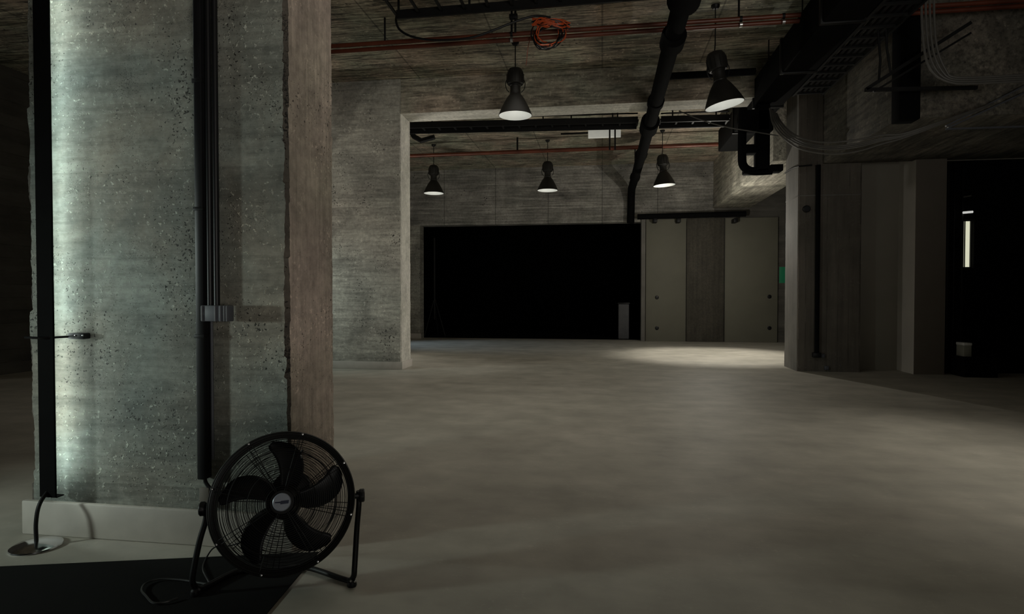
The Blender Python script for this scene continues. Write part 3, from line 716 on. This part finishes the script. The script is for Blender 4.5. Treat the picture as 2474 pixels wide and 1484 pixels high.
# hanging rounded frame under the duct
Yh = 9.2
e = empty('hanging_bracket', PY(1838, 423, Yh), 'black round-cornered hanging frame below the duct, left of the right column', 'bracket')
def fr(u0, v0, u1, v1, nm, bev=.02, d=.22):
    a, b_ = PY(u0, v1, Yh), PY(u1, v0, Yh); bm = bmesh.new(); box(bm, (a.x, Yh, a.z), (b_.x, Yh+d, b_.z), 0, bev); rel(mk(nm, bm, M['blackpaint']), e)
fr(1829, 250, 1862, 415, 'body')
# curved frame bar
bm = bmesh.new(); pts = [PY(u, v, Yh+.08) for u, v in ((1795, 262), (1793, 330), (1793, 385), (1797, 402), (1810, 412), (1830, 414), (1865, 412))]
tube(bm, spline(pts, 6), .06, 12); rel(mk('curved_bar', bm, M['blackpaint']), e)
fr(1795, 347, 1835, 369, 'cross_bar'); fr(1790, 262, 1870, 318, 'top_plate'); fr(1862, 396, 1893, 413, 'foot', .01); fr(1800, 404, 1866, 418, 'bottom_bar', .02)

# right column fittings
Yc = YC0
e = empty('wall_pipe', PY(1973, 862, Yc-.04), 'black vertical pipe down the front of the right column', 'pipe')
a, b_ = PY(1973, 858, Yc-.05), PY(1968, 180, Yc-.05)
bm = bmesh.new(); tube(bm, [a, (a.x, a.y, 3.25)], .035, 14); rel(mk('pipe', bm, M['blackpaint']), e)
bm = bmesh.new(); box(bm, (a.x-.06, Yc-.09, a.z-.04), (a.x+.06, Yc-.012, a.z+.04), 0, .01); rel(mk('end_box', bm, M['blackplastic']), e)
for u, v, lab in ((1988, 860, 'small socket at the bottom of the black column pipe'), (1998, 889, 'small pale stub near the floor at the right column')):
    q = PY(u, v, Yc-.03); bm = bmesh.new(); box(bm, (q.x-.035, Yc-.05, q.z-.03), (q.x+.025, Yc-.002, q.z+.03), 0, .006)
    lathe(bm, [(0, .004), (.02, .004), (.022, 0)], 14, Matrix.Translation((q.x-.005, Yc-.05, q.z)) @ Matrix.Rotation(math.pi/2, 4, 'X'))
    tag(mk('wall_socket', bm, M['box']), lab, 'wall socket')
q = PY(1949, 505, Yc-.03); bm = bmesh.new(); lathe(bm, [(0, .05), (.045, .05), (.055, .04), (.055, 0), (0, 0)], 20, Matrix.Translation((q.x, Yc-.0, q.z)) @ Matrix.Rotation(math.pi/2, 4, 'X'))
tag(mk('round_fitting', bm, M['blackplastic']), 'round black fitting on the upper front of the right column', 'fitting')
# thin black cable round the column
bm = bmesh.new(); pts = [PX(1897, 418, XC0-.02), PX(1910, 409, XC0-.02), PX(1922, 404, XC0-.02), PY(1930, 402, Yc-.02), PY(1962, 399, Yc-.02)]
tube(bm, pts, .012, 8); tag(mk('strap_cable', bm, M['blackplastic']), 'thin black cable wrapped round the upper right column', 'cable')
zj = PY(1990, 473, YC0).z
bm = bmesh.new(); box(bm, (XC0-.004, YC0-.006, zj), (XC1-.02, YC0+.012, zj+.018), 0, .003); box(bm, (XC0-.006, YC0, zj), (XC0+.012, YC1-.02, zj+.018), 0, .003)
S(mk('trim_5', bm, M['con_colside']), 'thin pale mortar ridge round the right column', 'trim')
# green escape sign behind the column
p0, p1 = PY(1884, 684, 14.6), PY(1912, 645, 14.6)
e = empty('exit_sign', p0, 'green glowing sign half hidden behind the right column', 'sign')
bm = bmesh.new(); box(bm, (p0.x, 14.6, p0.z), (p1.x, 14.66, p1.z), 0, .006); rel(mk('sign_face', bm, plain('green_glow', (.005, .05, .025), .4, emit=(.0, .13, .05, 1), es=.16)), e)
bm = bmesh.new(); tube(bm, [((p0.x+p1.x)/2, 14.63, p1.z), ((p0.x+p1.x)/2, 14.63, ZR)], .012, 8); rel(mk('rod', bm, M['black']), e)

# sagging grey cables
rnd = random.Random(5)
lab = ['lowest', 'second lowest', 'middle', 'second highest', 'highest']
for k in range(5):
    d = [0, 13, 18, 23, 35][k]
    s0 = PY(1860+k*4, 262+k*3, 8.6); pts = [s0, PY(1868+k*5, 300-k, 8.3), PY(1890+k*6, 330-k*2, 8.0), PY(1935+k*5, 360-d*.6, 7.8), PY(2005, 372-d*.8, 7.6), PY(2070, 366-d*.8, 7.5), PY(2130, 348-d*.6, 7.4), PY(2180, 334-d*.3, 7.35), PY(2260, 305-d*.2, 7.3), PY(2400, 250, 7.4)]
    bm = bmesh.new(); tube(bm, spline(pts, 8), .011, 8)
    tag(mk('sagging_cable', bm, M['greycable']), lab[k]+' of five grey cables sagging across in front of the right column', 'cable', 'sagging grey cables')
lab = ['leftmost', 'second from left', 'third from left', 'rightmost']
for k in range(4):
    pts = [PY(2226+k*10, -40, 6.9), PY(2227+k*10, 40, 6.9), PY(2231+k*10, 100, 6.9), PY(2240+k*10, 150-k*4, 6.9), PY(2262+k*8, 183-k*4, 6.9), PY(2300, 200-k*5, 6.9), PY(2350, 202-k*5, 6.9), PY(2480, 196-k*5, 6.9)]
    bm = bmesh.new(); tube(bm, spline(pts, 8), .012, 8)
    tag(mk('bent_cable', bm, M['greycable']), lab[k]+' of four grey cables bending down in the upper right corner', 'cable', 'bent grey cables at the upper right')
bm = bmesh.new(); tube(bm, spline([PY(1640, 268, 9.0), PY(1700, 292, 9.0), PY(1760, 308, 9.0), PY(1820, 318, 9.0), PY(1880, 328, 9.0)], 6), .009, 8)
tag(mk('thin_cable', bm, M['greycable']), 'single thin grey cable slanting down from the cross beam to the duct', 'cable')
# triangle bracket
Yk = 7.2
P_ = lambda u, v: PY(u, v, Yk)
e = empty('wall_bracket', P_(2092, 214), 'black triangular steel bracket in the upper right', 'bracket')
bm = bmesh.new(); obox(bm, P_(2092, 216), P_(2345, 55), .04, .035); rel(mk('diagonal_bar', bm, M['black'], smooth=False), e)
bm = bmesh.new(); obox(bm, P_(2110, 222), P_(2345, 80), .03, .02); rel(mk('diagonal_bar', bm, M['black'], smooth=False), e)
bm = bmesh.new(); obox(bm, P_(2090, 217), P_(2360, 212), .04, .035); rel(mk('horizontal_bar', bm, M['black'], smooth=False), e)
parts(e, 'tie_rod', M['black'], [lambda bm: tube(bm, [P_(2123, 200), P_(2127, 145), P_(2120, 60)], .012, 6), lambda bm: tube(bm, [P_(2152, 178), P_(2143, 120), P_(2140, 60)], .012, 6)])
a, b_ = PY(2168, 292, 7.5), PY(2222, 20, 7.5)
bm = bmesh.new(); box(bm, (a.x, 7.45, a.z), (b_.x, 7.655, ZC-.002), 0, .01)
tag(mk('vertical_trunking', bm, M['blackpaint']), 'black vertical trunking on the downstand beam behind the bent grey cables', 'trunking')
# upper right thin rails
for i, (u0, v0, u1, v1, lab_) in enumerate(((2285, 305, 2480, 205, 'upper pale rail of a cable ladder at the right edge'), (2290, 309, 2480, 222, 'lower pale rail of a cable ladder at the right edge'), (2285, 312, 2480, 306, 'level grey rail near the right edge above the window'))):
    bm = bmesh.new(); obox(bm, PY(u0, v0, 7.6), PY(u1, v1, 7.6), .03, .018)
    tag(mk('metal_rail', bm, M['box'], smooth=False), lab_, 'rail')
# small tubes glimpsed above the window
for v, lab_ in ((514, 'short bright tube lamp just above the narrow window'),):
    a, b_ = PY(2327, v, YW-.08), PY(2350, v-2, YW-.08); bm = bmesh.new(); tube(bm, [a, b_], .018, 10)
    tag(mk('tube_lamp', bm, plain('lit_tube', (.6, .6, .6), .4, emit=(1, 1, .95, 1), es=.5)), lab_, 'lamp')
a, b_ = PY(2327, 476, YW-.08), PY(2346, 473, YW-.08); bm = bmesh.new(); tube(bm, [a, b_], .012, 10)
tag(mk('tube_fitting', bm, M['greycable']), 'thin grey tube fitting high above the narrow window', 'fitting')
# pale box on black bench under the window
p0, p1 = PY(2329, 862, 9.8), PY(2348, 829, 9.8)
e = empty('storage_box', ((p0.x+p1.x)/2, 9.8, p0.z), 'small pale box with a white lid near the floor below the window', 'box')
bm = bmesh.new(); box(bm, (p0.x, 9.8, p0.z), (p1.x, 10.0, p1.z-.04), 0, .006); rel(mk('body', bm, plain('pale_grey_green', (.35, .36, .30), .6, emit=(.5, .5, .45, 1), es=0)), e)
bm = bmesh.new(); box(bm, (p0.x-.004, 9.795, p1.z-.04), (p1.x+.004, 10.005, p1.z), 0, .006); rel(mk('lid', bm, M['white']), e)
bm = bmesh.new(); box(bm, (p0.x-.05, 9.7, 0), (p1.x+.3, 10.05, p0.z), 0, .01); tag(mk('low_bench', bm, M['blackpaint']), 'low black block carrying the small pale box at the right edge', 'bench')

# black bar above the olive panels
A, B = PY(1540, 524, YB-.35), PY(1802, 517, YB-.35)
e = empty('curtain_rail', A, 'thick black rail fixed above the olive panels', 'rail')
bm = bmesh.new(); tube(bm, [A, B], .07, 14); rel(mk('rail', bm, M['blackpaint']), e)
for u in (1583, 1640, 1777):
    bm = bmesh.new(); q = PY(u, 528, YB-.35); box(bm, (q.x-.05, YB-.40, q.z-.10), (q.x+.05, YB-.08, q.z), 0, .01); rel(mk('wall_mount', bm, M['black']), e)
# stand in the dark opening and pale bin
tp = PY(1050, 800, YB+.8); tp.z = 0
e = empty('tripod_stand', tp, 'dark tripod stand just inside the left of the black opening', 'stand')
b0 = tp; top = Vector((b0.x, b0.y, 2.9))
bm = bmesh.new(); tube(bm, [(b0.x, b0.y, .5), top], .03, 10); rel(mk('pole', bm, M['black']), e)
for dx, dy in ((-.28, -.1), (.35, -.1), (0, .35)):
    bm = bmesh.new(); tube(bm, [(b0.x, b0.y, 1.15), (b0.x+dx, b0.y+dy, .012)], .018, 8); rel(mk('leg', bm, M['black']), e)
p0, p1 = PY(1494, 797, YB+.6), PY(1520, 735, YB+.6)
e = empty('storage_bin', ((p0.x+p1.x)/2, YB+.7, 0), 'pale grey bin standing inside the right end of the black opening', 'bin')
bm = bmesh.new(); box(bm, (p0.x, YB+.6, 0), (p1.x, YB+.9, p1.z), 0, .02); rel(mk('body', bm, plain('grey_bin', (.09, .09, .095), .6)), e)
bm = bmesh.new(); box(bm, (p0.x-.02, YB+.58, p1.z), (p1.x+.02, YB+.92, p1.z+.04), 0, .01); rel(mk('lid', bm, M['blackplastic']), e)

# ------------------------------------------------------------------ lights
def aim(o, t): o.rotation_euler = (Vector(t)-o.location).to_track_quat('-Z', 'Y').to_euler()
def area(name, loc_, tgt, sx, sy, en, col, spread=180):
    l = bpy.data.lights.new(name, 'AREA'); l.shape = 'RECTANGLE'; l.size = sx; l.size_y = sy; l.energy = en; l.color = col; l.spread = math.radians(spread)
    o = bpy.data.objects.new(name, l); C.objects.link(o); o.location = loc_; aim(o, tgt); return o
def spot(name, loc_, tgt, en, ang, blend, col, soft=.1):
    l = bpy.data.lights.new(name, 'SPOT'); l.energy = en; l.spot_size = math.radians(ang); l.spot_blend = blend; l.color = col; l.shadow_soft_size = soft
    o = bpy.data.objects.new(name, l); C.objects.link(o); o.location = loc_; aim(o, tgt); return o
def point(name, loc_, en, col, soft):
    l = bpy.data.lights.new(name, 'POINT'); l.energy = en; l.color = col; l.shadow_soft_size = soft
    o = bpy.data.objects.new(name, l); C.objects.link(o); o.location = loc_; return o
WARM = (1, .95, .84); COOL = (.80, .95, 1)
spot('aisle_spot', (2.6, 4.4, 4.2), (2.55, 4.5, 0), 640, 66, 1, WARM, .1)
point('work_light', (2.15, 12.6, 2.5), 82, WARM, .03)
spot('patch_spot', (2.6, 12.8, 3.35), (2.3, 12.6, 0), 400, 70, .6, WARM, .05)
spot('side_spot', (2.4, 11.4, 2.0), (-3.2, 9.6, 2.1), 420, 60, .6, (1, .95, .86), .03)  # unseen spot added to brighten the middle pillar's right face
area('far_wash', (-5.0, 11.2, .6), (-1.5, 11.2, 4.7), 1.0, 1.4, 44, (1, .97, .86))  # unseen uplight added behind the middle pillar for far ceiling and soffit
area('ceiling_wash', (-.7, 6.0, 4.0), (-.9, 6.6, 0), 3, 4, 30, WARM, 135)  # unseen overhead fill added as ambient light
area('rear_wash', (2.8, -2.2, 1.4), (-.6, 5, 6.3), 3, 2, 64, (1, .96, .88), 100)  # unseen fill added behind the camera, in place of floor bounce
spot('left_spot', (-5.0, .9, 1.2), (-2.5, YA, .4), 165, 80, 1, (.86, 1, .93), .12)
spot('left_fill', (-7.2, 6.4, 3.3), (-3.6, 9.4, 2.6), 230, 60, 1, (1, .94, .84), .3)
spot('cool_daylight', (-6.5, 7.8, 2.0), (-4.4, 9.4, .9), 110, 60, 1, (.8, 1, .98), .3)
spot('cool_daylight', (-7.5, 14.5, 2.6), (-3.4, 14.2, 0), 260, 50, 1, (.6, .8, 1), .3)
